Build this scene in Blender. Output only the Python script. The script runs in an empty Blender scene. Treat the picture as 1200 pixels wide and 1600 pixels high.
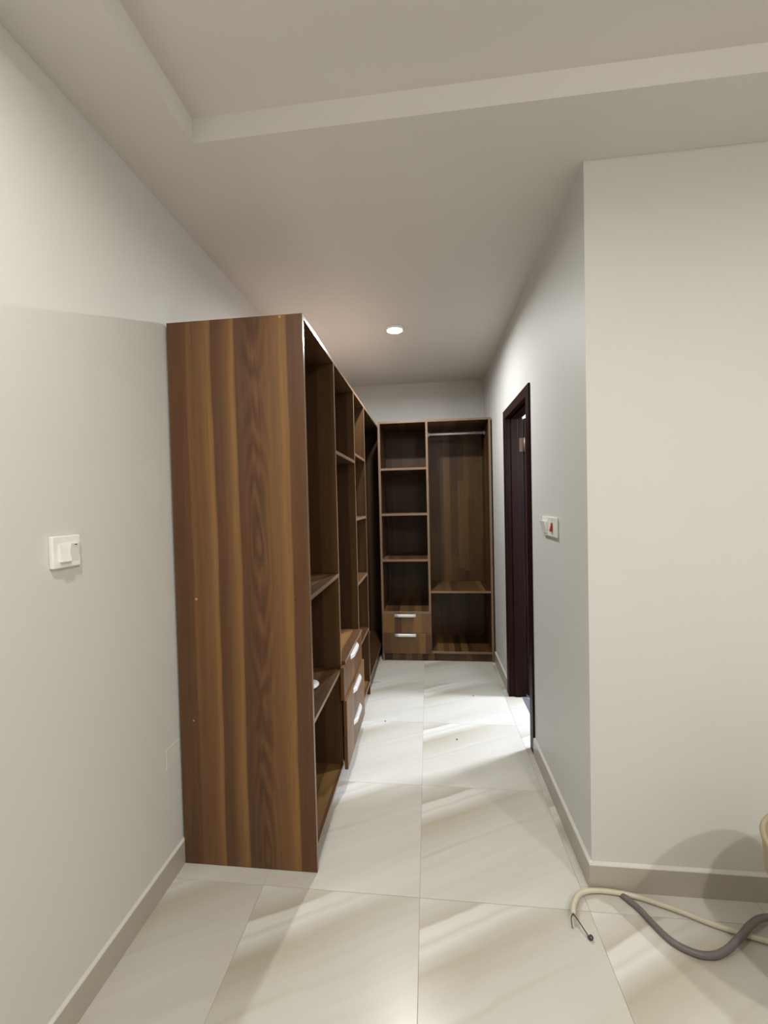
import bpy, bmesh, math, random
from mathutils import Vector, Matrix

# ------------------------------------------------------------------ camera, world, exposure
sc = bpy.context.scene
col = sc.collection
H_EYE, FPX = 1.465, 635.2
YAW, PITCH, ROLL = -0.1075, -0.0236, -0.0234
fw = Vector((math.sin(YAW)*math.cos(PITCH), math.cos(YAW)*math.cos(PITCH), math.sin(PITCH)))
rt = Vector((math.cos(YAW), -math.sin(YAW), 0)); up = rt.cross(fw)
r2 = math.cos(ROLL)*rt + math.sin(ROLL)*up
u2 = -math.sin(ROLL)*rt + math.cos(ROLL)*up
cd = bpy.data.cameras.new('camera'); cam = bpy.data.objects.new('camera', cd); col.objects.link(cam)
M = Matrix((r2, u2, -fw)).transposed().to_4x4(); M.translation = (0, 0, H_EYE); cam.matrix_world = M
cd.sensor_fit = 'VERTICAL'; cd.sensor_height = 24.0; cd.lens = FPX/1600*24.0
cd.clip_start = 0.02; cd.clip_end = 60
sc.camera = cam
w = bpy.data.worlds.new('world'); sc.world = w; w.use_nodes = True
w.node_tree.nodes['Background'].inputs[0].default_value = (0.02, 0.02, 0.02, 1)
w.node_tree.nodes['Background'].inputs[1].default_value = 0.2
sc.view_settings.view_transform = 'Standard'; sc.view_settings.look = 'None'
sc.view_settings.gamma = 1.0; sc.view_settings.use_curve_mapping = False
sc.view_settings.exposure = 0.06

WARM = (1.0, 0.967, 0.895); NEUT = (0.97, 0.985, 0.97); COOL = (0.80, 0.875, 1.0)
# position, power, disc radius, colour of every lamp the rooms have
LAMPS = dict(
    room_left=((-0.47, 0.30, 2.7565), 17, 0.045, WARM),
    room_centre=((0.85, -0.30, 2.7565), 18, 0.07, WARM),
    room_right=((2.05, -0.45, 2.7565), 30, 0.07, WARM),
    corridor=((-0.205, 2.87, 2.672), 29, 0.05, NEUT),
    bathroom=((1.70, 3.05, 2.545), 104, 0.12, COOL),
    mirror=((1.07, 1.80, 1.95), 14, 0.05, COOL),
)
SIDE_FILL = 18          # unseen point light added under the centre lamp to brighten the tray step

# ------------------------------------------------------------------ measured layout (metres)
XL, XW, XR = -1.032, -0.465, 0.584            # left wall, wardrobe fronts, corridor right wall
YP, YC, YB = 1.539, 1.567, 4.215              # end panel, wall corner, back wall
CZ, C2 = 2.68, 2.762                          # ceiling and tray ceiling
TX, TY = -0.757, 1.315                        # tray edges
RX, RY = 3.2, -3.2                            # far limits of the main room
BX, BY0, BY1, BZ = 2.45, 1.70, 3.95, 2.55     # bathroom
XT = 0.70                                     # bathroom side of the corridor wall
DY0, DY1, DZ = 2.435, 3.072, 2.062            # clear door opening
YW = 3.714                                    # front of the back wardrobe

# ------------------------------------------------------------------ mesh helpers
def link(name, me, parent=None, loc=None):
    o = bpy.data.objects.new(name, me); col.objects.link(o)
    if parent is not None: o.parent = parent
    if loc is not None: o.location = loc
    return o

def put(name, bm, mats, parent=None, loc=None, smooth=False):
    me = bpy.data.meshes.new(name); bm.normal_update(); bm.to_mesh(me); bm.free()
    for m in (mats if isinstance(mats, (list, tuple)) else [mats]): me.materials.append(m)
    if smooth:
        for p in me.polygons: p.use_smooth = True
    return link(name, me, parent, loc)

def box(bm, x0, x1, y0, y1, z0, z1, bev=0.0, seg=1):
    vs = [bm.verts.new((x, y, z)) for x in (x0, x1) for y in (y0, y1) for z in (z0, z1)]
    fs = [bm.faces.new([vs[i] for i in q]) for q in ((0,1,3,2),(4,6,7,5),(0,4,5,1),(2,3,7,6),(0,2,6,4),(1,5,7,3))]
    if bev:
        es = list({e for f in fs for e in f.edges})
        bmesh.ops.bevel(bm, geom=es, offset=bev, segments=seg, affect='EDGES', profile=0.5)
    return bm

def prism(bm, pts, axis, a, b):
    """closed polygon pts (2D) extruded along axis from a to b"""
    def v(p, t): return {'x': (t, p[0], p[1]), 'y': (p[0], t, p[1]), 'z': (p[0], p[1], t)}[axis]
    A = [bm.verts.new(v(p, a)) for p in pts]; B = [bm.verts.new(v(p, b)) for p in pts]
    n = len(pts)
    bm.faces.new(A); bm.faces.new(B[::-1])
    for i in range(n): bm.faces.new((A[i], B[i], B[(i+1) % n], A[(i+1) % n]))
    bmesh.ops.recalc_face_normals(bm, faces=bm.faces[:])
    return bm

def lathe(bm, prof, n=48, c=(0, 0, 0), closed=False):
    """profile of (radius, z) turned about the z axis"""
    rings = []
    for r, z in prof:
        if r < 1e-6: rings.append([bm.verts.new((c[0], c[1], c[2]+z))])
        else: rings.append([bm.verts.new((c[0]+r*math.cos(2*math.pi*k/n), c[1]+r*math.sin(2*math.pi*k/n), c[2]+z)) for k in range(n)])
    prs = list(zip(rings, rings[1:])) + ([(rings[-1], rings[0])] if closed else [])
    for a, b in prs:
        for k in range(n):
            q = [a[k % len(a)], a[(k+1) % len(a)], b[(k+1) % len(b)], b[k % len(b)]]
            u = []
            for t in q:
                if t not in u: u.append(t)
            if len(u) > 2: bm.faces.new(u)
    bmesh.ops.recalc_face_normals(bm, faces=bm.faces[:])
    return bm

def catmull(pts, n=10):
    P = [Vector(p) for p in pts]; P = [2*P[0]-P[1]] + P + [2*P[-1]-P[-2]]
    out = []
    for i in range(1, len(P)-2):
        for k in range(n):
            t = k/n
            out.append(0.5*((2*P[i]) + (P[i+1]-P[i-1])*t + (2*P[i-1]-5*P[i]+4*P[i+1]-P[i+2])*t*t + (3*P[i]-P[i-1]-3*P[i+1]+P[i+2])*t**3))
    out.append(P[-2]); return out

def tube(bm, pts, rad, n=12):
    rf = rad if callable(rad) else (lambda t: rad)
    prev = None; N = len(pts)
    for i, p in enumerate(pts):
        d = (pts[min(i+1, N-1)] - pts[max(i-1, 0)]).normalized()
        a = d.cross(Vector((0, 0, 1)))
        a = a.normalized() if a.length > 1e-4 else Vector((1, 0, 0))
        b = a.cross(d); r = rf(i/(N-1))
        ring = [bm.verts.new(p + r*(math.cos(2*math.pi*k/n)*a + math.sin(2*math.pi*k/n)*b)) for k in range(n)]
        if prev:
            for k in range(n): bm.faces.new((prev[k], prev[(k+1) % n], ring[(k+1) % n], ring[k]))
        else: bm.faces.new(ring[::-1])
        prev = ring
    bm.faces.new(prev)
    bmesh.ops.recalc_face_normals(bm, faces=bm.faces[:])
    return bm

def thing(name, label, cat, loc=(0, 0, 0), group=None):
    o = link(name, None, None, loc); o.empty_display_size = 0.05
    return tag(o, label, cat, group)

def tag(o, label, cat, group=None):
    o['label'] = label; o['category'] = cat
    if group: o['group'] = group
    return o

def struct(name, bm, m, parent=None, loc=None):
    o = put(name, bm, m, parent, loc)
    if parent is None: o['kind'] = 'structure'
    return o

def board(name, parent, x0, x1, y0, y1, z0, z1, mat, edge=None, edgemat=None, bev=0.0007, label=None):
    """one board in world metres, child of parent; faces whose normal is `edge` carry the edge banding"""
    L = parent.location
    bm = bmesh.new(); box(bm, x0-L.x, x1-L.x, y0-L.y, y1-L.y, z0-L.z, z1-L.z, bev)
    bm.normal_update()
    if edge is not None:
        for f in bm.faces:
            if f.normal.dot(Vector(edge)) > 0.6: f.material_index = 1
    o = put(name, bm, [mat, edgemat or mat], parent)
    if label: o['label'] = label
    return o

# ------------------------------------------------------------------ materials
class NT:
    def __init__(s, name):
        s.m = bpy.data.materials.new(name); s.m.use_nodes = True; s.t = s.m.node_tree
        s.b = s.t.nodes['Principled BSDF']
    def n(s, kind, **kw):
        x = s.t.nodes.new(kind)
        for k, v in kw.items():
            if k.startswith('i_'): x.inputs[k[2:].replace('_', ' ')].default_value = v
            else: setattr(x, k, v)
        return x
    def l(s, a, b): s.t.links.new(a, b)
    def math(s, op, a, b=None, c=None):
        x = s.n('ShaderNodeMath', operation=op)
        for i, v in enumerate((a, b, c)):
            if v is None: continue
            if isinstance(v, (int, float)): x.inputs[i].default_value = v
            else: s.l(v, x.inputs[i])
        return x.outputs[0]
    def ramp(s, fac, stops, interp='LINEAR'):
        x = s.n('ShaderNodeValToRGB'); r = x.color_ramp; r.interpolation = interp
        while len(r.elements) < len(stops): r.elements.new(0.5)
        for e, (p, c) in zip(r.elements, stops):
            e.position = p; e.color = c if len(c) == 4 else (*c, 1)
        s.l(fac, x.inputs[0]); return x.outputs[0]
    def mix(s, fac, a, b, blend='MIX'):
        x = s.n('ShaderNodeMix', data_type='RGBA', blend_type=blend)
        for i, v in ((0, fac), (6, a), (7, b)):
            if isinstance(v, (int, float)): x.inputs[i].default_value = v
            elif isinstance(v, tuple): x.inputs[i].default_value = (*v, 1) if len(v) == 3 else v
            else: s.l(v, x.inputs[i])
        return x.outputs[2]
    def obj(s):
        c = s.n('ShaderNodeTexCoord'); sp = s.n('ShaderNodeSeparateXYZ'); s.l(c.outputs['Object'], sp.inputs[0])
        return c.outputs['Object'], sp.outputs[0], sp.outputs[1], sp.outputs[2]
    def vec(s, x, y, z):
        c = s.n('ShaderNodeCombineXYZ')
        for i, v in enumerate((x, y, z)):
            if isinstance(v, (int, float)): c.inputs[i].default_value = v
            else: s.l(v, c.inputs[i])
        return c.outputs[0]
    def noise(s, vec, scale=1, detail=3, rough=0.5):
        x = s.n('ShaderNodeTexNoise'); s.l(vec, x.inputs['Vector'])
        x.inputs['Scale'].default_value = scale; x.inputs['Detail'].default_value = detail; x.inputs['Roughness'].default_value = rough
        return x.outputs[0]
    def bump(s, h, strength=0.1, dist=0.01):
        x = s.n('ShaderNodeBump'); x.inputs['Strength'].default_value = strength; x.inputs['Distance'].default_value = dist
        s.l(h, x.inputs['Height']); s.l(x.outputs[0], s.b.inputs['Normal'])
    def fin(s, color=None, rough=0.5, metal=0.0, spec=0.5, coat=0.0):
        if color is not None:
            if isinstance(color, tuple): s.b.inputs['Base Color'].default_value = (*color, 1)
            else: s.l(color, s.b.inputs['Base Color'])
        if isinstance(rough, (int, float)): s.b.inputs['Roughness'].default_value = rough
        else: s.l(rough, s.b.inputs['Roughness'])
        s.b.inputs['Metallic'].default_value = metal; s.b.inputs['Specular IOR Level'].default_value = spec
        s.b.inputs['Coat Weight'].default_value = coat
        return s.m

def paint(name, c, rough=0.55, spec=0.25):
    t = NT(name); o, x, y, z = t.obj()
    n = t.noise(o, 2.2, 3); m = t.mix(n, tuple(v*0.975 for v in c), tuple(min(1, v*1.02) for v in c))
    t.bump(t.noise(o, 260, 2), 0.04, 0.002)
    return t.fin(m, rough, spec=spec)

def plain(name, c, rough=0.4, metal=0.0, spec=0.5, var=0.05, scale=30):
    t = NT(name); o, x, y, z = t.obj(); n = t.noise(o, scale, 3)
    m = t.mix(n, tuple(v*(1-var) for v in c), tuple(min(1, v*(1+var)) for v in c))
    return t.fin(m, rough, metal, spec)

# walnut laminate: tone 0 = dark heartwood strip, 1 = golden strip
TONES = [(0.0, (0.064, 0.029, 0.013)), (0.25, (0.102, 0.048, 0.021)), (0.5, (0.158, 0.079, 0.030)),
         (0.75, (0.232, 0.119, 0.040)), (1.0, (0.325, 0.175, 0.058))]
def walnut(name, grain='z', width=0.055, blocks=False, gain=1.0, con=0.80):
    t = NT(name); o, x, y, z = t.obj()
    rnd = t.n('ShaderNodeObjectInfo').outputs['Random']
    if grain == 'z': s, g = t.math('ADD', x, y), z
    else: s, g = t.math('ADD', x, z), y
    wv = t.vec(t.math('MULTIPLY', s, 9), t.math('MULTIPLY', g, 1.6), t.math('MULTIPLY', rnd, 9))
    warp = t.math('MULTIPLY', t.math('SUBTRACT', t.noise(wv, 1, 2), 0.5), 0.02)
    sw = t.math('ADD', s, warp)
    W = t.math('ADD', t.math('DIVIDE', sw, width), t.math('MULTIPLY', rnd, 37))
    if blocks:
        W = t.math('ADD', t.math('DIVIDE', s, width), 5.3)
    v = t.n('ShaderNodeTexVoronoi', voronoi_dimensions='1D'); t.l(W, v.inputs['W']); v.inputs['Scale'].default_value = 1
    sep = t.n('ShaderNodeSeparateColor'); t.l(v.outputs['Color'], sep.inputs[0])
    tone = sep.outputs[0]
    if blocks:   # staves that end at staggered heights
        v2 = t.n('ShaderNodeTexVoronoi', voronoi_dimensions='1D')
        t.l(t.math('ADD', t.math('MULTIPLY', g, 1.1), t.math('MULTIPLY', sep.outputs[1], 31)), v2.inputs['W']); v2.inputs['Scale'].default_value = 1
        s2 = t.n('ShaderNodeSeparateColor'); t.l(v2.outputs['Color'], s2.inputs[0]); tone = s2.outputs[0]
    fine = t.noise(t.vec(t.math('MULTIPLY', sw, 150), t.math('MULTIPLY', g, 5), t.math('MULTIPLY', rnd, 5)), 1, 4, 0.6)
    mid = t.noise(t.vec(t.math('MULTIPLY', sw, 34), t.math('MULTIPLY', g, 1.5), t.math('MULTIPLY', rnd, 5)), 1, 3)
    tone = t.math('ADD', t.math('ADD', t.math('MULTIPLY', tone, con), (0.80-con)*0.5), t.math('MULTIPLY', mid, 0.18))
    tone = t.math('ADD', tone, t.math('MULTIPLY', t.math('SUBTRACT', fine, 0.5), 0.45))
    c = t.ramp(tone, [(p, tuple(q*gain for q in k)) for p, k in TONES])
    t.bump(fine, 0.05, 0.001)
    return t.fin(c, 0.38, spec=0.35)

def end_walnut(name):
    """the wide end panel: the printed strips and cathedrals of the laminate"""
    t = NT(name); o, x, y, z = t.obj()
    wd = XW-XL
    wv = t.vec(t.math('MULTIPLY', x, 7), y, t.math('MULTIPLY', z, 1.3))
    warp = t.math('MULTIPLY', t.math('SUBTRACT', t.noise(wv, 1, 3), 0.5), 0.05)
    u = t.math('ADD', t.math('DIVIDE', x, wd), warp)
    K = lambda v: (v, v, v)
    base = t.ramp(u, [(0.0, K(.30)), (0.10, K(.22)), (0.155, K(.30)), (0.165, K(.52)), (0.20, K(.44)), (0.27, K(.52)), (0.315, K(.76)), (0.335, K(.70)),
                      (0.345, K(.20)), (0.40, K(.28)), (0.43, K(.42)), (0.47, K(.66)), (0.495, K(.80)), (0.51, K(.66)), (0.52, K(.20)), (0.60, K(.22)),
                      (0.70, K(.34)), (0.735, K(.50)), (0.80, K(.55)), (0.845, K(.76)), (0.885, K(.72)), (0.895, K(.24)), (1.0, K(.28))])
    base = t.n('ShaderNodeRGBToBW').outputs[0] if False else base
    # cathedrals around u = .64, repeating every 1.25 m
    zz = t.math('SUBTRACT', t.math('MODULO', t.math('ADD', z, 1.81), 1.25), 0.62)      # knot centre at z = .06+... modulo
    du = t.math('MULTIPLY', t.math('SUBTRACT', u, 0.645), 20)
    ze = t.math('MULTIPLY', t.math('ADD', t.math('ABSOLUTE', zz), t.math('MULTIPLY', t.noise(wv, 1.7, 2), 0.06)), 4.6)
    d = t.math('SQRT', t.math('ADD', t.math('MULTIPLY', du, du), t.math('MULTIPLY', ze, ze)))
    d = t.math('ADD', d, t.math('MULTIPLY', t.noise(t.vec(t.math('MULTIPLY', x, 22), 0.0, t.math('MULTIPLY', z, 3)), 1, 3), 1.5))
    ring = t.math('SINE', t.math('MULTIPLY', d, 8.5))
    near = t.math('SUBTRACT', 1.0, t.math('MINIMUM', t.math('ABSOLUTE', t.math('MULTIPLY', du, 0.42)), 1.0))
    core = t.math('SUBTRACT', 1.0, t.math('MINIMUM', t.math('MULTIPLY', d, 1.1), 1.0))
    fine = t.noise(t.vec(t.math('MULTIPLY', u, 95), 0.0, t.math('MULTIPLY', z, 4.5)), 1, 4, 0.62)
    mid = t.noise(t.vec(t.math('MULTIPLY', u, 26), 0.0, t.math('MULTIPLY', z, 1.2)), 1, 3)
    tone = t.math('ADD', t.math('MULTIPLY', base, 0.86), t.math('MULTIPLY', t.math('SUBTRACT', fine, 0.5), 0.34))
    tone = t.math('ADD', tone, t.math('MULTIPLY', t.math('SUBTRACT', mid, 0.5), 0.34))
    tone = t.math('ADD', tone, t.math('MULTIPLY', t.math('MULTIPLY', ring, near), 0.15))
    tone = t.math('SUBTRACT', tone, t.math('MULTIPLY', core, 0.22))
    c = t.ramp(tone, [(p, tuple(q*1.12 for q in k)) for p, k in TONES])
    t.bump(fine, 0.05, 0.001)
    return t.fin(c, 0.42, spec=0.3)

def tile_mat():
    t = NT('polished_veined_tile'); o, x, y, z = t.obj()
    rnd = t.n('ShaderNodeObjectInfo').outputs['Random']
    off = t.vec(t.math('MULTIPLY', rnd, 13), t.math('MULTIPLY', rnd, 7), 0)
    va = t.n('ShaderNodeVectorMath', operation='ADD'); t.l(o, va.inputs[0]); t.l(off, va.inputs[1]); P = va.outputs[0]
    tt = t.math('SUBTRACT', y, t.math('MULTIPLY', x, 0.504))
    ws = t.math('MULTIPLY', t.math('SUBTRACT', t.noise(P, 3.5, 3), 0.5), 0.05)
    tt = t.math('ADD', t.math('ADD', tt, ws), t.math('MULTIPLY', t.math('SUBTRACT', rnd, 0.5), 0.05))
    k = t.math('DIVIDE', t.math('ADD', tt, 0.32), 0.95)       # t from -.32 to .63
    f = lambda v: (v+0.32)/0.95
    LI, BA, TA, DK = (0.69, 0.675, 0.63), (0.56, 0.54, 0.485), (0.425, 0.375, 0.285), (0.46, 0.415, 0.335)
    c = t.ramp(k, [(0.0, BA), (f(-0.16), LI), (f(-0.06), BA), (f(0.05), (0.60, 0.57, 0.51)), (f(0.172), BA), (f(0.184), (0.51, 0.475, 0.405)), (f(0.20), BA), (f(0.26), (0.50, 0.465, 0.395)),
                   (f(0.345), TA), (f(0.385), BA), (f(0.41), LI), (f(0.43), (0.61, 0.58, 0.52)), (f(0.445), LI), (f(0.476), LI), (f(0.486), DK), (f(0.55), BA), (1.0, LI)])
    fade = t.ramp(t.math('ADD', t.math('MULTIPLY', x, 1.4), t.math('MULTIPLY', t.noise(P, 3, 3), 0.5)), [(0.45, (0, 0, 0)), (1.0, (1, 1, 1))])
    c = t.mix(t.math('MULTIPLY', fade, 0.65), c, BA)
    st = t.noise(t.vec(t.math('MULTIPLY', t.math('ADD', t.math('MULTIPLY', x, 0.89), t.math('MULTIPLY', y, 0.45)), 2.0), t.math('MULTIPLY', tt, 26), t.math('MULTIPLY', rnd, 20)), 1, 4, 0.55)
    c = t.mix(0.15, c, t.ramp(st, [(0.3, (0.45, 0.41, 0.34)), (0.7, (0.68, 0.66, 0.62))]))
    return t.fin(c, 0.26, spec=0.35)

M_wall = paint('wall_paint', (0.68, 0.677, 0.652))
M_ceil = paint('ceiling_paint', (0.76, 0.73, 0.69), 0.7, 0.15)
M_bath = paint('bathroom_wall_paint', (0.72, 0.72, 0.73))
M_grout = plain('tile_grout', (0.44, 0.41, 0.355), 0.8)
M_tile = tile_mat()
M_bathfloor = plain('grey_bathroom_tile', (0.22, 0.22, 0.25), 0.4, scale=6, var=0.12)
M_base = plain('beige_skirting_tile', (0.47, 0.43, 0.37), 0.3, scale=5, var=0.06)
M_end = end_walnut('walnut_end_panel')
M_front = walnut('walnut_drawer_front_lit', 'z', 0.075, gain=0.95, con=0.55)  # paler copy of the walnut; doorway light on the drawers put into colour
M_top = walnut('walnut_drawer_top_lit', 'y', 0.07, gain=0.9)  # same lift for the lit drawer tops, light painted into the tone
M_dark = walnut('walnut_shaded', 'z', 0.09, gain=0.42)  # darker copy of the walnut; shade of the deep bays painted in
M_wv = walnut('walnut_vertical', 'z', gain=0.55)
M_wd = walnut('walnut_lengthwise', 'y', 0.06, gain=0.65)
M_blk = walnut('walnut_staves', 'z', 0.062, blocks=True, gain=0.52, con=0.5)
M_bounce = plain('tan_bounce_top', (0.27, 0.18, 0.125), 0.6)  # unseen wardrobe top, tan added for its bounce onto the ceiling
def edge_mat():
    t = NT('walnut_lit_edge_banding'); o, x, y, z = t.obj()
    n = t.noise(t.vec(t.math('MULTIPLY', x, 20), t.math('MULTIPLY', y, 20), t.math('MULTIPLY', z, 6)), 1, 3)
    return t.fin(t.mix(n, (0.19, 0.115, 0.068), (0.26, 0.165, 0.105)), 0.3, spec=0.5)
M_edge = edge_mat()  # edges face the light, and that brightness is put into their paler tone
def mahogany():
    t = NT('dark_mahogany'); o, x, y, z = t.obj()
    n = t.noise(t.vec(t.math('MULTIPLY', x, 60), t.math('MULTIPLY', y, 60), t.math('MULTIPLY', z, 3)), 1, 4)
    return t.fin(t.mix(n, (0.009, 0.0022, 0.0016), (0.026, 0.0075, 0.005)), 0.42, spec=0.10)
M_door = mahogany()
M_steel = plain('brushed_aluminium', (0.86, 0.86, 0.86), 0.4, 0.45)
M_bronze = plain('bronze_hinge', (0.10, 0.055, 0.028), 0.5, 0.4)
M_white = plain('white_plastic', (0.88, 0.875, 0.83), 0.32)
M_cream = plain('cream_plastic', (0.72, 0.70, 0.62), 0.35)
M_red = plain('red_plastic', (0.42, 0.02, 0.02), 0.35)
M_black = plain('black_plastic', (0.015, 0.013, 0.013), 0.5)
M_plate = paint('painted_cover_plate', (0.70, 0.695, 0.665))
M_cap = plain('tan_screw_cap', (0.42, 0.24, 0.12), 0.5)
M_capd = plain('brown_screw_cap', (0.06, 0.025, 0.012), 0.5)
M_cord = plain('cream_cable_sheath', (0.62, 0.57, 0.44), 0.45)
M_conduit = plain('grey_cable_sheath', (0.17, 0.15, 0.15), 0.4)
M_wire = plain('dark_wire', (0.045, 0.025, 0.035), 0.5)
M_tub = plain('tan_tub', (0.40, 0.33, 0.21), 0.55)
M_pale = plain('white_dome_plastic', (0.70, 0.70, 0.72), 0.35)
M_dirt = plain('dirt', (0.10, 0.08, 0.06), 0.9)
def glow(name, c, s):
    t = NT(name); t.b.inputs['Emission Color'].default_value = (*c, 1); t.b.inputs['Emission Strength'].default_value = s
    return t.fin((0.8, 0.8, 0.8), 0.4)

# ------------------------------------------------------------------ setting: floor and its tiles
T = 0.12
bm = bmesh.new(); prism(bm, [(XL-T, RY-T), (RX+T, RY-T), (RX+T, YC+T), (0.665, YC+T), (0.665, YB+T), (XL-T, YB+T)], 'z', -0.12, -0.0015)
floor = struct('floor', bm, M_grout)
XA, Y1, TS, G = -0.0594, 1.4721, 0.6006, 0.0007
full = None
def tile(x0, x1, y0, y1, ox, oy):
    """a tile (or a cut piece of it) lying on the slab; the print starts at the uncut tile's corner"""
    global full
    if x1-x0 < 0.012 or y1-y0 < 0.012: return
    whole = x1-x0 > TS-0.001 and y1-y0 > 0.599
    if whole and full: me = full
    else:
        b = bmesh.new(); box(b, x0-ox+G, x1-ox-G, y0-oy+G, y1-oy-G, -0.0015, 0.0, 0.0005)
        me = bpy.data.meshes.new('tile'); b.normal_update(); b.to_mesh(me); b.free(); me.materials.append(M_tile)
        if whole: full = me
    link('tile', me, floor, (ox, oy, 0))
for j in range(-8, 5):
    for i in range(-2, 6):
        x0, y0 = XA+i*TS, Y1+j*0.6
        a0, a1, b0, b1 = max(x0, XL), min(x0+TS, RX), max(y0, RY), min(y0+0.6, YB)
        if a1 <= a0 or b1 <= b0: continue
        if a1 > XR:                                   # the column along the corridor wall: whole in the room, a strip beyond the corner
            if b0 < YC: tile(a0, a1, b0, min(b1, YC), x0, y0)
            if b1 > YC and a0 < XR:
                c0 = max(b0, YC)
                e = XR
                cuts = [c0] + [c for c in (DY0, DY1) if c0 < c < b1] + [b1]
                for q0, q1 in zip(cuts, cuts[1:]):
                    tile(a0, 0.662 if DY0-0.01 <= q0 and q1 <= DY1+0.01 else e, q0, q1, x0, y0)
        else: tile(a0, a1, b0, b1, x0, y0)
bm = bmesh.new(); box(bm, 0.665, BX+T, BY0, BY1+T, -0.12, -0.008); struct('floor.001', bm, M_bathfloor)

# ------------------------------------------------------------------ walls
ZT = C2+0.08
bm = bmesh.new(); box(bm, XL-T, XL, RY-T, YB+T, 0, ZT); struct('wall_left', bm, M_wall)
bm = bmesh.new(); box(bm, XL, XR, YB, YB+T, 0, ZT); struct('wall_back', bm, M_wall)
bm = bmesh.new()
y0c, y1c, zc = DY0-0.02, DY1+0.02, DZ+0.02
prism(bm, [(XR, YC), (XT, YC+0.133), (XT, y0c), (XR, y0c)], 'z', 0, ZT)
box(bm, XR, XT, y0c, y1c, zc, ZT); box(bm, XR, XT, y1c, YB+T, 0, ZT)
struct('wall_right', bm, M_wall)
bm = bmesh.new(); prism(bm, [(XR, YC), (RX, YC), (RX, YC+0.133), (XT, YC+0.133)], 'z', 0, ZT); struct('wall_front', bm, M_wall)
bm = bmesh.new(); box(bm, XL, RX, RY-T, RY, 0, ZT); struct('wall_rear', bm, M_wall)
bm = bmesh.new(); box(bm, RX, RX+T, RY-T, YC+0.133, 0, ZT); struct('wall_side', bm, M_wall)
bm = bmesh.new(); box(bm, XT, BX, BY1, BY1+T, 0, ZT); struct('wall_bathroom', bm, M_bath)
bm = bmesh.new(); box(bm, BX, BX+T, BY0, BY1+T, 0, ZT); struct('wall_bathroom.001', bm, M_bath)

# ------------------------------------------------------------------ ceiling: dropped border, step and tray
TX1, TYB = 2.75, -2.75
bm = bmesh.new()
for a, b, c, d in ((XL, TX, RY, YC), (TX1, RX, RY, YC), (TX, TX1, RY, TYB), (TX, TX1, TY, YC)): box(bm, a, b, c, d, CZ, ZT)
box(bm, TX, TX1, TYB, TY, C2, ZT); box(bm, XL, XR, YC, YB, CZ, ZT)
bmesh.ops.remove_doubles(bm, verts=bm.verts, dist=1e-5)
struct('ceiling', bm, M_ceil)
bm = bmesh.new(); box(bm, XT, BX, BY0, BY1, BZ, BZ+0.08); struct('ceiling.001', bm, M_bath)

# ------------------------------------------------------------------ baseboards
def skirting(name, pts):
    bm = bmesh.new()
    for a, b, c, d in pts: box(bm, a, b, c, d, 0, 0.094, 0.0005)
    return struct(name, bm, M_base)
M_bead = plain('pale_grout_bead', (0.66, 0.64, 0.59), 0.7)
sk = skirting('baseboard_left', [(XL, XL+0.0095, RY, YP+0.010)])
def bead(parent, pts): 
    bm = bmesh.new()
    for axis, p, a, b in pts: prism(bm, p, axis, a, b)
    put('grout_bead', bm, M_bead, parent)
bead(sk, [('y', [(XL, 0.094), (XL+0.0095, 0.094), (XL+0.008, 0.097), (XL, 0.102)], RY, YP+0.010)])
bm = bmesh.new(); prism(bm, [(XR, YC), (XR-0.012, YC-0.012), (XR-0.012, 2.368), (XR, 2.368)], 'z', 0, 0.094); sk = struct('baseboard_right', bm, M_base); bead(sk, [('y', [(XR, 0.094), (XR-0.012, 0.094), (XR-0.010, 0.097), (XR, 0.102)], YC-0.010, 2.368)])
bm = bmesh.new(); box(bm, XR-0.012, XR, 3.142, YW-0.002, 0, 0.094, 0.0005); sk = struct('baseboard_right.001', bm, M_base); bead(sk, [('y', [(XR, 0.094), (XR-0.012, 0.094), (XR-0.010, 0.097), (XR, 0.102)], 3.142, YW-0.002)])
bm = bmesh.new(); prism(bm, [(XR, YC), (RX, YC), (RX, YC-0.012), (XR-0.012, YC-0.012)], 'z', 0, 0.094); sk = struct('baseboard_front', bm, M_base); bead(sk, [('x', [(YC, 0.094), (YC-0.012, 0.094), (YC-0.010, 0.097), (YC, 0.102)], XR-0.010, RX)])

# ------------------------------------------------------------------ door opening: casing, lining, open leaf
door = link('door_1', None, None, (0.65, 2.75, 0)); door['kind'] = 'structure'
XC = XR-0.012                                            # face of the casing
def dpart(name, *b, bev=0.002): return board(name, door, *b, M_door, bev=bev)
dpart('casing', XC, XR, 2.370, DY0+0.004, 0, 2.058)
dpart('casing', XC, XR, DY1-0.004, 3.140, 0, 2.058)
dpart('casing', XC, XR, 2.370, 3.140, 2.056, 2.118)
dpart('jamb', XR, XT, DY0-0.02, DY0, 0, DZ)
dpart('jamb', XR, XT, DY1, DY1+0.02, 0, DZ)
dpart('jamb', XR, XT, DY0-0.02, DY1+0.02, DZ, DZ+0.02)
dpart('door_stop', XR+0.030, XR+0.078, DY1-0.012, DY1, 0, DZ)
dpart('door_stop', XR+0.030, XR+0.078, DY0, DY0+0.012, 0, DZ)
dpart('door_stop', XR+0.030, XR+0.078, DY0, DY1, DZ-0.012, DZ)
leaf = dpart('door_leaf', XT+0.011, XT+0.647, DY1+0.003, DY1+0.043, 0.006, 2.056)
bm = bmesh.new()
for z0, z1 in ((0.18, 0.95), (1.08, 1.92)):
    for x0, x1 in ((0.16, 0.36), (0.45, 0.65)): box(bm, x0, x1, DY1-0.003-2.75, DY1+0.004-2.75, z0, z1, 0.004)
mo = put('raised_panel', bm, M_door, leaf)
pv = Vector((XT+0.011-0.65, DY1+0.003-2.75, 0)); rm = Matrix.Translation(pv) @ Matrix.Rotation(math.radians(9), 4, 'Z') @ Matrix.Translation(-pv)
leaf.data.transform(rm); mo.data.transform(rm)
hz = 1.862
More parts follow.
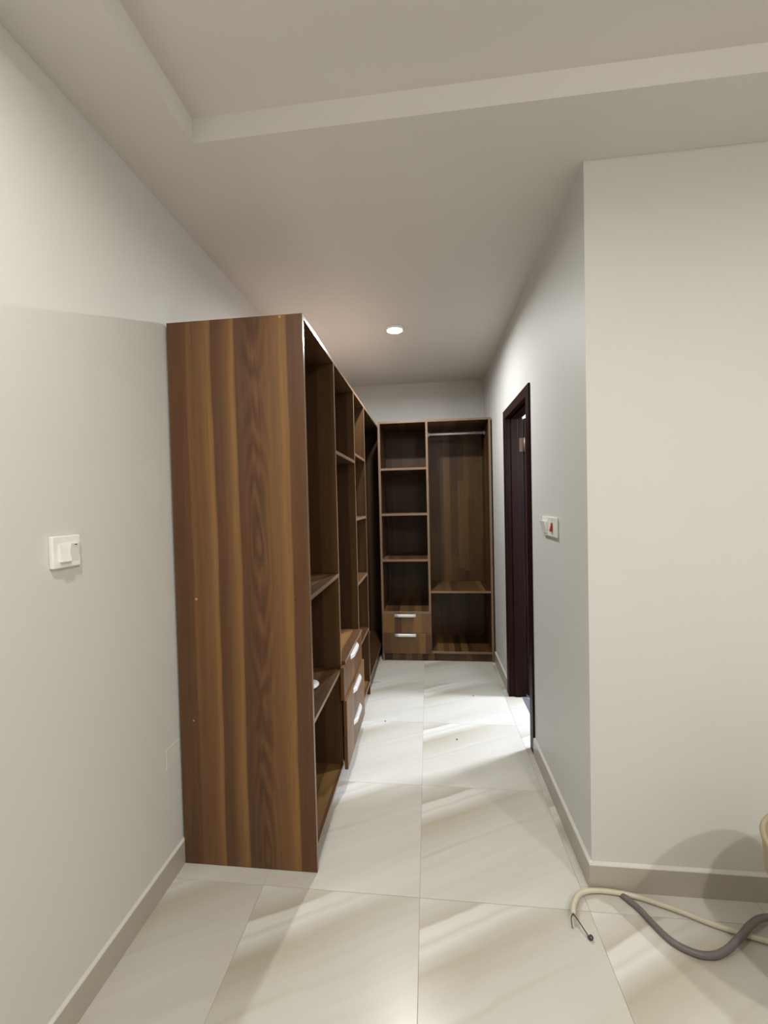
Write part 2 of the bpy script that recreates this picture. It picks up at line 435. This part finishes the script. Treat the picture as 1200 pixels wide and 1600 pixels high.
hinge = board('hinge', door, 0.672, 0.700, DY1-0.0025, DY1, hz-0.05, hz+0.05, M_bronze, bev=0.001, label='bronze butt hinge')
bm = bmesh.new()
lathe(bm, [(0.0, -0.05), (0.006, -0.05), (0.006, 0.05), (0.0, 0.05)], 12, (XT+0.006-0.65, DY1-0.006-2.75, hz)); put('knuckle', bm, M_bronze, hinge, smooth=True)
# threshold
bm = bmesh.new(); box(bm, 0.6635, XT+0.01, DY0-0.0, DY1+0.0, -0.008, -0.001, 0.001); struct('trim_1', bm, plain('grey_threshold', (0.13, 0.13, 0.15), 0.4))

# ------------------------------------------------------------------ left wardrobe
t = 0.018
WL = thing('open_wardrobe', 'long walnut open wardrobe along the left wall with striped end panel and three drawers', 'wardrobe', (XL, YP, 0))
EX, XBK = (1, 0, 0), XL+0.024
D1, D2, D3, DE = 2.052, 2.606, 3.040, YB-0.004
ep = board('end_panel', WL, XL+0.010, XW, YP, YP+t, 0.001, 2.20, M_end, EX, M_edge, label='wide end panel with printed golden and dark walnut stripes')
for (x, z, m) in ((-0.554, 2.192, M_cap), (-0.935, 1.093, M_cap), (-0.964, 0.596, M_cap), (-0.523, 1.092, M_capd)):
    bm = bmesh.new(); r = 0.0055 if z != 0.596 else 0.0035
    lathe(bm, [(0.0, 0.0012), (r*0.8, 0.0012), (r, 0.0004), (r, 0.0)], 16)
    bmesh.ops.rotate(bm, verts=bm.verts, matrix=Matrix.Rotation(math.pi/2, 3, 'X'))
    bmesh.ops.translate(bm, verts=bm.verts, vec=(x-XL, 0.0, z)); put('screw_cap', bm, m, ep)
def lb(name, y0, y1, z0, z1, mat=M_wd, x1=XW, **k): return board(name, WL, XBK, x1, y0, y1, z0, z1, mat, EX, M_edge, **k)
tp = lb('top_panel', YP+t, DE-t, 2.20-t, 2.1995); tp.data.materials.append(M_bounce)
for f in tp.data.polygons:
    if f.normal.z > 0.6: f.material_index = 2          # unseen top, its tan added to bounce onto the ceiling
for d in (D1, D2, D3): lb('divider', d, d+t, 0.001 if d == D3 else 0.104, 2.20-t, M_wv)
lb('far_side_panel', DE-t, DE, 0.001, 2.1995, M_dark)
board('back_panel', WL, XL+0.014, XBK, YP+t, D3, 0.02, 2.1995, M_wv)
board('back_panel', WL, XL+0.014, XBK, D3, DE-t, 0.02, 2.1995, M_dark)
lb('bottom_panel', YP+t, D3, 0.086, 0.104)
lb('bottom_panel', D3+t, DE-t, 0.104, 0.122)
board('plinth', WL, -0.62, -0.602, YP+t, D3, 0.001, 0.086, M_wd)
board('plinth', WL, XW-0.030, XW-0.012, D3+t, DE-t, 0.001, 0.104, M_wd)
for z in (1.094, 0.600): lb('shelf', YP+t, D1, z-t/2, z+t/2)
lb('shelf', D1+t, D2, 1.722, 1.740)
for z in (1.783, 1.358, 0.928, 0.510): lb('shelf', D2+t, D3, z-t/2, z+t/2)
# drawer unit: top board and three overlay fronts with strap handles
lb('drawer_top', D1+t, D2, 0.624, 0.642, M_top, x1=XW+0.020)
def strap_handle(parent, L, c, n, along, length=0.205, tall=0.027, off=0.018):
    """solid trapezoid pull with slanted ends. c = centre on the front, n = outward, along = bar direction (world vectors)"""
    n, a, zv = Vector(n), Vector(along), Vector((0, 0, 1)); c = Vector(c) - Vector(L)
    prof = [(-length/2, 0), (-length/2+0.022, off*0.75), (-length/2+0.034, off), (length/2-0.034, off), (length/2-0.022, off*0.75), (length/2, 0)]
    bm = bmesh.new(); F, B, k = [], [], len(prof)
    rows = ((-0.5, 0.55), (-0.36, 0.9), (0.1, 1.0), (0.38, 0.92), (0.5, 0.7))       # rounded front
    R_ = [[bm.verts.new(c+a*p+n*(q*m)+zv*tall*h) for p, q in prof] for h, m in rows]
    for r0, r1 in zip(R_, R_[1:]):
        for i in range(k): bm.faces.new((r0[i], r0[(i+1) % k], r1[(i+1) % k], r1[i]))
    bm.faces.new(R_[0]); bm.faces.new(R_[-1])
    bmesh.ops.recalc_face_normals(bm, faces=bm.faces[:])
    o = put('handle', bm, M_steel, parent); o['label'] = 'silver strap handle'
for k, (z0, z1, hzc) in enumerate(((0.452, 0.622, 0.606), (0.267, 0.449, 0.414), (0.090, 0.264, 0.235))):
    x0 = XW+(0.002, 0.013, 0.011)[k]
    dr = board('drawer', WL, x0, x0+0.018, D1-0.026+0.003*k, D2-0.022+0.008*(k > 0), z0, z1, M_front, bev=0.001)
    bm = bmesh.new(); L = WL.location                     # the drawer's box behind its front
    xa, xb, ya, yb, za, zb = XBK+0.03-L.x, x0-L.x, D1+t+0.013-L.y, D2-0.013-L.y, z0+0.02, z1-0.03
    box(bm, xa, xb, ya, ya+0.014, za, zb); box(bm, xa, xb, yb-0.014, yb, za, zb); box(bm, xa, xa+0.014, ya+0.014, yb-0.014, za, zb); box(bm, xa+0.014, xb, ya+0.014, yb-0.014, za, za+0.008)
    put('drawer_box', bm, M_wd, dr)
    strap_handle(dr, WL.location, (x0+0.018, 2.318, hzc), (1, 0, 0), (0, 1, 0))

# ------------------------------------------------------------------ back wardrobe
X0, X1 = -0.4435, 0.570
WB = thing('open_wardrobe', 'walnut open wardrobe on the back wall with two drawers and a hanging rail', 'wardrobe', (X0, YW, 0))
EY = (0, -1, 0); YK = YB-0.010
def bb(name, x0, x1, z0, z1, mat=M_wd, y0=YW, **k): return board(name, WB, x0, x1, y0, YK, z0, z1, mat, EY, M_edge, **k)
t2 = 0.020; XD = -0.008
bb('side_panel', X0, X0+t2, 0.001, 2.203, M_wv)
bb('side_panel', X1-t2, X1, 0.001, 2.203, M_wv)
bb('divider', XD, XD+t2, 0.092, 2.203-t2, M_wv)
bb('top_panel', X0+t2, X1-t2, 2.203-t2, 2.2025)
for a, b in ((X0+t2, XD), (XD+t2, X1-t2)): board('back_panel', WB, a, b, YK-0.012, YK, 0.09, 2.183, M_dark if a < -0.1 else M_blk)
bb('bottom_panel', X0+t2, X1-t2, 0.072, 0.092)
for z in (1.766, 1.350, 0.928): bb('shelf', X0+t2, XD, z-t2/2, z+t2/2)
bb('shelf', XD+t2, X1-t2, 0.627, 0.645)
bb('drawer_top', X0+t2, XD, 0.440, 0.456)
board('plinth', WB, X0+t2, X1-t2, YW+0.012, YW+0.030, 0.001, 0.072, M_wv)
for z0, z1, hzc in ((0.262, 0.444, 0.424), (0.074, 0.258, 0.243)):
    dr = board('drawer', WB, X0+0.010, XD+t2-0.003, YW-0.018, YW-0.002, z0, z1, M_front, bev=0.001)
    bm = bmesh.new(); L = WB.location
    xa, xb, ya, yb, za, zb = X0+t2+0.013-L.x, XD-0.013-L.x, 0.0, 0.40, z0+0.025, z1-0.03
    box(bm, xa, xa+0.014, ya, yb, za, zb); box(bm, xb-0.014, xb, ya, yb, za, zb); box(bm, xa+0.014, xb-0.014, yb-0.014, yb, za, zb); box(bm, xa+0.014, xb-0.014, ya, yb-0.014, za, za+0.008)
    put('drawer_box', bm, M_wd, dr)
    strap_handle(dr, WB.location, ((X0+XD)/2-0.002, YW-0.018, hzc), (0, -1, 0), (1, 0, 0), 0.195, 0.026)
bm = bmesh.new(); L = WB.location; yr, zr = 3.95, 2.106
tube(bm, [Vector((x-L.x, yr-L.y, zr-L.z)) for x in (XD+t2, 0.1, 0.3, X1-t2)], 0.0125, 16)
rod = put('hanging_rail', bm, M_steel, WB, smooth=True); rod['label'] = 'silver hanging rail'
for x, s in ((XD+t2, 1), (X1-t2, -1)):
    bm = bmesh.new()
    lathe(bm, [(0.0, 0.0), (0.026, 0.0), (0.026, 0.003), (0.019, 0.004), (0.019, 0.016), (0.013, 0.016), (0.013, 0.018), (0, 0.018)], 24)
    bmesh.ops.rotate(bm, verts=bm.verts, matrix=Matrix.Rotation(s*math.pi/2, 3, 'Y'))
    bmesh.ops.translate(bm, verts=bm.verts, vec=(x-L.x, yr-L.y, zr-L.z)); put('rail_socket', bm, M_steel, rod, smooth=True)

# ------------------------------------------------------------------ lamps
def ceiling_lamp(key, label, z):
    (x, y, zl), P, r, c = LAMPS[key]
    o = thing('ceiling_light', label, 'light', (x, y, z))
    R = r*1.32
    bm = bmesh.new(); lathe(bm, [(r*1.02, -0.0005), (r*1.02, -0.013), (r*1.08, -0.0155), (R*0.96, -0.010), (R, -0.004), (R, -0.0005)], 48, closed=True)
    put('trim_ring', bm, M_white, o, smooth=True)
    bm = bmesh.new(); lathe(bm, [(0.0, -0.0035), (r*1.01, -0.003), (r*1.01, -0.0008), (0.0, -0.0008)], 48)
    put('lens', bm, glow('lens_glow_'+key, c, 6.0), o)
    ld = bpy.data.lights.new('lamp', 'AREA'); ld.shape = 'DISK'; ld.size = 2*r*0.96; ld.energy = P; ld.color = c
    lo = bpy.data.objects.new('lamp', ld); col.objects.link(lo); lo.parent = o; lo.location = (0, 0, zl-z)
    return o
ceiling_lamp('corridor', 'small round downlight glowing white on the corridor ceiling between the wardrobes', CZ)
ceiling_lamp('room_left', 'round downlight in the tray ceiling closest to the left wall', C2)
ceiling_lamp('room_right', 'round downlight in the tray ceiling over the right side of the room', C2)
rc = ceiling_lamp('room_centre', 'round ceiling light in the middle of the tray ceiling', C2)
ld = bpy.data.lights.new('point_source', 'POINT'); ld.energy = SIDE_FILL; ld.color = LAMPS['room_centre'][3]; ld.shadow_soft_size = 0.035  # added fill with no mesh of its own, for sideways light
lo = bpy.data.objects.new('point_source', ld); col.objects.link(lo); lo.parent = rc; lo.location = (0, 0, -0.062)
ceiling_lamp('bathroom', 'cool white round ceiling light in the room behind the open door', BZ)
(x, y, zl), P, r, c = LAMPS['mirror']
ml = thing('wall_lamp', 'cool white globe lamp on the wall inside the room behind the door', 'light', (x, YC+0.133, zl))
bm = bmesh.new(); lathe(bm, [(0, 0.0), (0.045, 0.0), (0.045, 0.012), (0.016, 0.018), (0.016, 0.05), (0, 0.05)], 24)
bmesh.ops.rotate(bm, verts=bm.verts, matrix=Matrix.Rotation(-math.pi/2, 3, 'X')); put('wall_mount', bm, M_steel, ml, smooth=True)
ld = bpy.data.lights.new('point_source', 'POINT'); ld.energy = P; ld.color = c; ld.shadow_soft_size = r
lo = bpy.data.objects.new('point_source', ld); col.objects.link(lo); lo.parent = ml; lo.location = (0, 0.11, 0)

# ------------------------------------------------------------------ switches and cover plate
SW = thing('light_switch', 'white two-rocker light switch on the left wall', 'switch', (XL, 1.047, 1.302))
def rel(o, name, x0, x1, y0, y1, z0, z1, mat, bev=0.0): 
    bm = bmesh.new(); box(bm, x0, x1, y0, y1, z0, z1, bev, 2 if bev > 0.0015 else 1); return put(name, bm, mat, o)
rel(SW, 'face_plate', 0.0005, 0.013, -0.045, 0.045, 0.0, 0.090, M_white, 0.003)
def rocker(o, y0, y1, z0, z1, xt, xb, base, mat=M_white, s=1):
    """wedge rocker: xt / xb = how far its top / bottom edge stands proud"""
    bm = bmesh.new(); prism(bm, [(s*base, z0), (s*xb, z0), (s*(xb+xt)/2*0.97, (z0+z1)/2), (s*xt, z1), (s*base, z1)], 'y', y0, y1)
    return put('rocker', bm, mat, o)
rocker(SW, -0.026, 0.0035, 0.018, 0.068, 0.015, 0.024, 0.011)
rocker(SW, 0.0042, 0.034, 0.018, 0.068, 0.023, 0.014, 0.011)
for y0, xx in ((-0.014, 0.0153), (0.016, 0.0228)): rel(SW, 'indicator_mark', xx-0.0006, xx, y0, y0+0.008, 0.0625, 0.0645, M_black)

S2 = thing('light_switch', 'white switch with a raised rocker beside the dark door, left of the red switch', 'switch', (XR, 2.072, 1.286))
rel(S2, 'face_plate', -0.013, -0.0005, -0.056, 0.046, 0.0, 0.092, M_white, 0.003)
rocker(S2, -0.038, 0.034, 0.012, 0.072, 0.030, 0.016, 0.011, s=-1)
S3 = thing('heater_switch', 'white switch plate with a small red rocker on the corridor right wall', 'switch', (XR, 1.958, 1.286))
rel(S3, 'face_plate', -0.013, -0.0005, -0.052, 0.050, 0.0, 0.092, M_white, 0.003)
rr = rocker(S3, -0.012, 0.012, 0.026, 0.066, 0.013, 0.022, 0.0115, M_red, s=-1); rr['label'] = 'red rocker'
rel(S3, 'indicator_lamp', -0.0145, -0.0125, -0.003, 0.003, 0.074, 0.079, M_cream)

cp = thing('cover_plate', 'blank wall coloured cover plate low on the left wall half behind the wardrobe', 'cover plate', (XL, 1.494, 0.438))
rel(cp, 'plate', 0.0004, 0.0035, -0.040, 0.042, 0.0, 0.084, M_plate, 0.0012)

# ------------------------------------------------------------------ small things
pd = thing('rounded_plastic_piece', 'small white rounded plastic piece on the low shelf just behind the end panel', 'plastic piece', (-0.566, 1.836, 0.6095))
bm = bmesh.new(); lathe(bm, [(0.0, 0.021), (0.016, 0.0205), (0.030, 0.018), (0.040, 0.012), (0.042, 0.008), (0.040, 0.0065), (0.0, 0.0065)], 32)
for v in bm.verts: v.co.y *= 1.25
put('dome', bm, M_pale, pd, smooth=True)
bm = bmesh.new(); lathe(bm, [(0.0, 0.0065), (0.033, 0.0065), (0.031, 0.0003), (0.0, 0.0003)], 32)
for v in bm.verts: v.co.y *= 1.25
put('foot', bm, M_black, pd)

for k, (x, y) in enumerate(((0.309, 3.060), (-0.313, 2.67), (0.148, 2.488))):
    random.seed(k); bm = bmesh.new(); bmesh.ops.create_icosphere(bm, subdivisions=1, radius=0.006)
    for v in bm.verts: v.co *= random.uniform(0.7, 1.2); v.co.z *= 0.5
    zmin = min(v.co.z for v in bm.verts); 
    for v in bm.verts: v.co.z -= zmin
    o = put('grit', bm, M_dirt, None, (x, y, 0.0002))
    tag(o, ('tiny dark speck on the bright floor patch near the door', 'tiny dark speck on the floor beside the left wardrobe', 'tiny dark speck on the bright floor in the middle of the corridor')[k], 'debris')

# cream cable with bare wires, grey conduit, tan tub
pc = catmull([(0.470, 1.430, 0.030), (0.489, 1.475, 0.022), (0.525, 1.520, 0.016), (0.580, 1.540, 0.013), (0.660, 1.540, 0.012), (0.745, 1.525, 0.011), (0.848, 1.488, 0.011),
              (0.940, 1.449, 0.010), (1.075, 1.408, 0.010), (1.25, 1.37, 0.010), (1.5, 1.36, 0.010)])
cable = thing('cable', 'cream round cable with stripped wire end on the floor by the wall corner', 'cable', (0.470, 1.430, 0))
bm = bmesh.new(); tube(bm, [p-cable.location for p in pc], 0.0082, 14); put('sheath', bm, M_cord, cable, smooth=True)
for nm, pts, r in (('wire', [(0.470, 1.432, 0.030), (0.480, 1.412, 0.026), (0.494, 1.392, 0.014), (0.506, 1.374, 0.005)], 0.0018),
                   ('wire', [(0.472, 1.432, 0.028), (0.462, 1.424, 0.022), (0.459, 1.410, 0.012), (0.459, 1.404, 0.004)], 0.0016),
                   ('wire', [(0.500, 1.380, 0.006), (0.507, 1.370, 0.006), (0.513, 1.375, 0.010), (0.508, 1.381, 0.009), (0.500, 1.373, 0.005)], 0.0028)):
    bm = bmesh.new(); tube(bm, [p-cable.location for p in catmull(pts, 6)], r, 8); o = put(nm, bm, M_wire, cable, smooth=True); o['label'] = 'bare dark wire'
pg = catmull([(0.668, 1.545, 0.008), (0.688, 1.520, 0.012), (0.714, 1.482, 0.0125), (0.738, 1.425, 0.0125), (0.768, 1.378, 0.0125), (0.818, 1.352, 0.0125), (0.868, 1.350, 0.014),
              (0.920, 1.365, 0.022), (0.975, 1.395, 0.032), (1.035, 1.435, 0.036), (1.10, 1.470, 0.030), (1.19, 1.490, 0.016), (1.33, 1.49, 0.0125), (1.6, 1.47, 0.0125)])
bm = bmesh.new(); g0 = Vector((0.668, 1.545, 0))
tube(bm, [p-g0-Vector((0, 0, 0.002)) for p in pg], lambda q: 0.0100*min(1.0, 0.55+q*9), 14)
tag(put('conduit', bm, M_conduit, None, g0, smooth=True), 'dark grey flexible conduit curving over the tiles toward the right wall', 'cable')
tub = thing('tub', 'tan round tub at the right edge beside the wall', 'tub', (1.140, 1.200, 0))
bm = bmesh.new(); lathe(bm, [(0, 0.001), (0.125, 0.001), (0.135, 0.008), (0.165, 0.25), (0.192, 0.36), (0.196, 0.42), (0.196, 0.455), (0.190, 0.455), (0.188, 0.36), (0.160, 0.25), (0.130, 0.016), (0, 0.014)], 56)
put('tub_body', bm, M_tub, tub, smooth=True)
bm = bmesh.new(); lathe(bm, [(0.190, 0.447), (0.199, 0.447), (0.202, 0.454), (0.199, 0.461), (0.190, 0.461), (0.187, 0.454)], 56, closed=True); put('rim', bm, M_tub, tub, smooth=True)
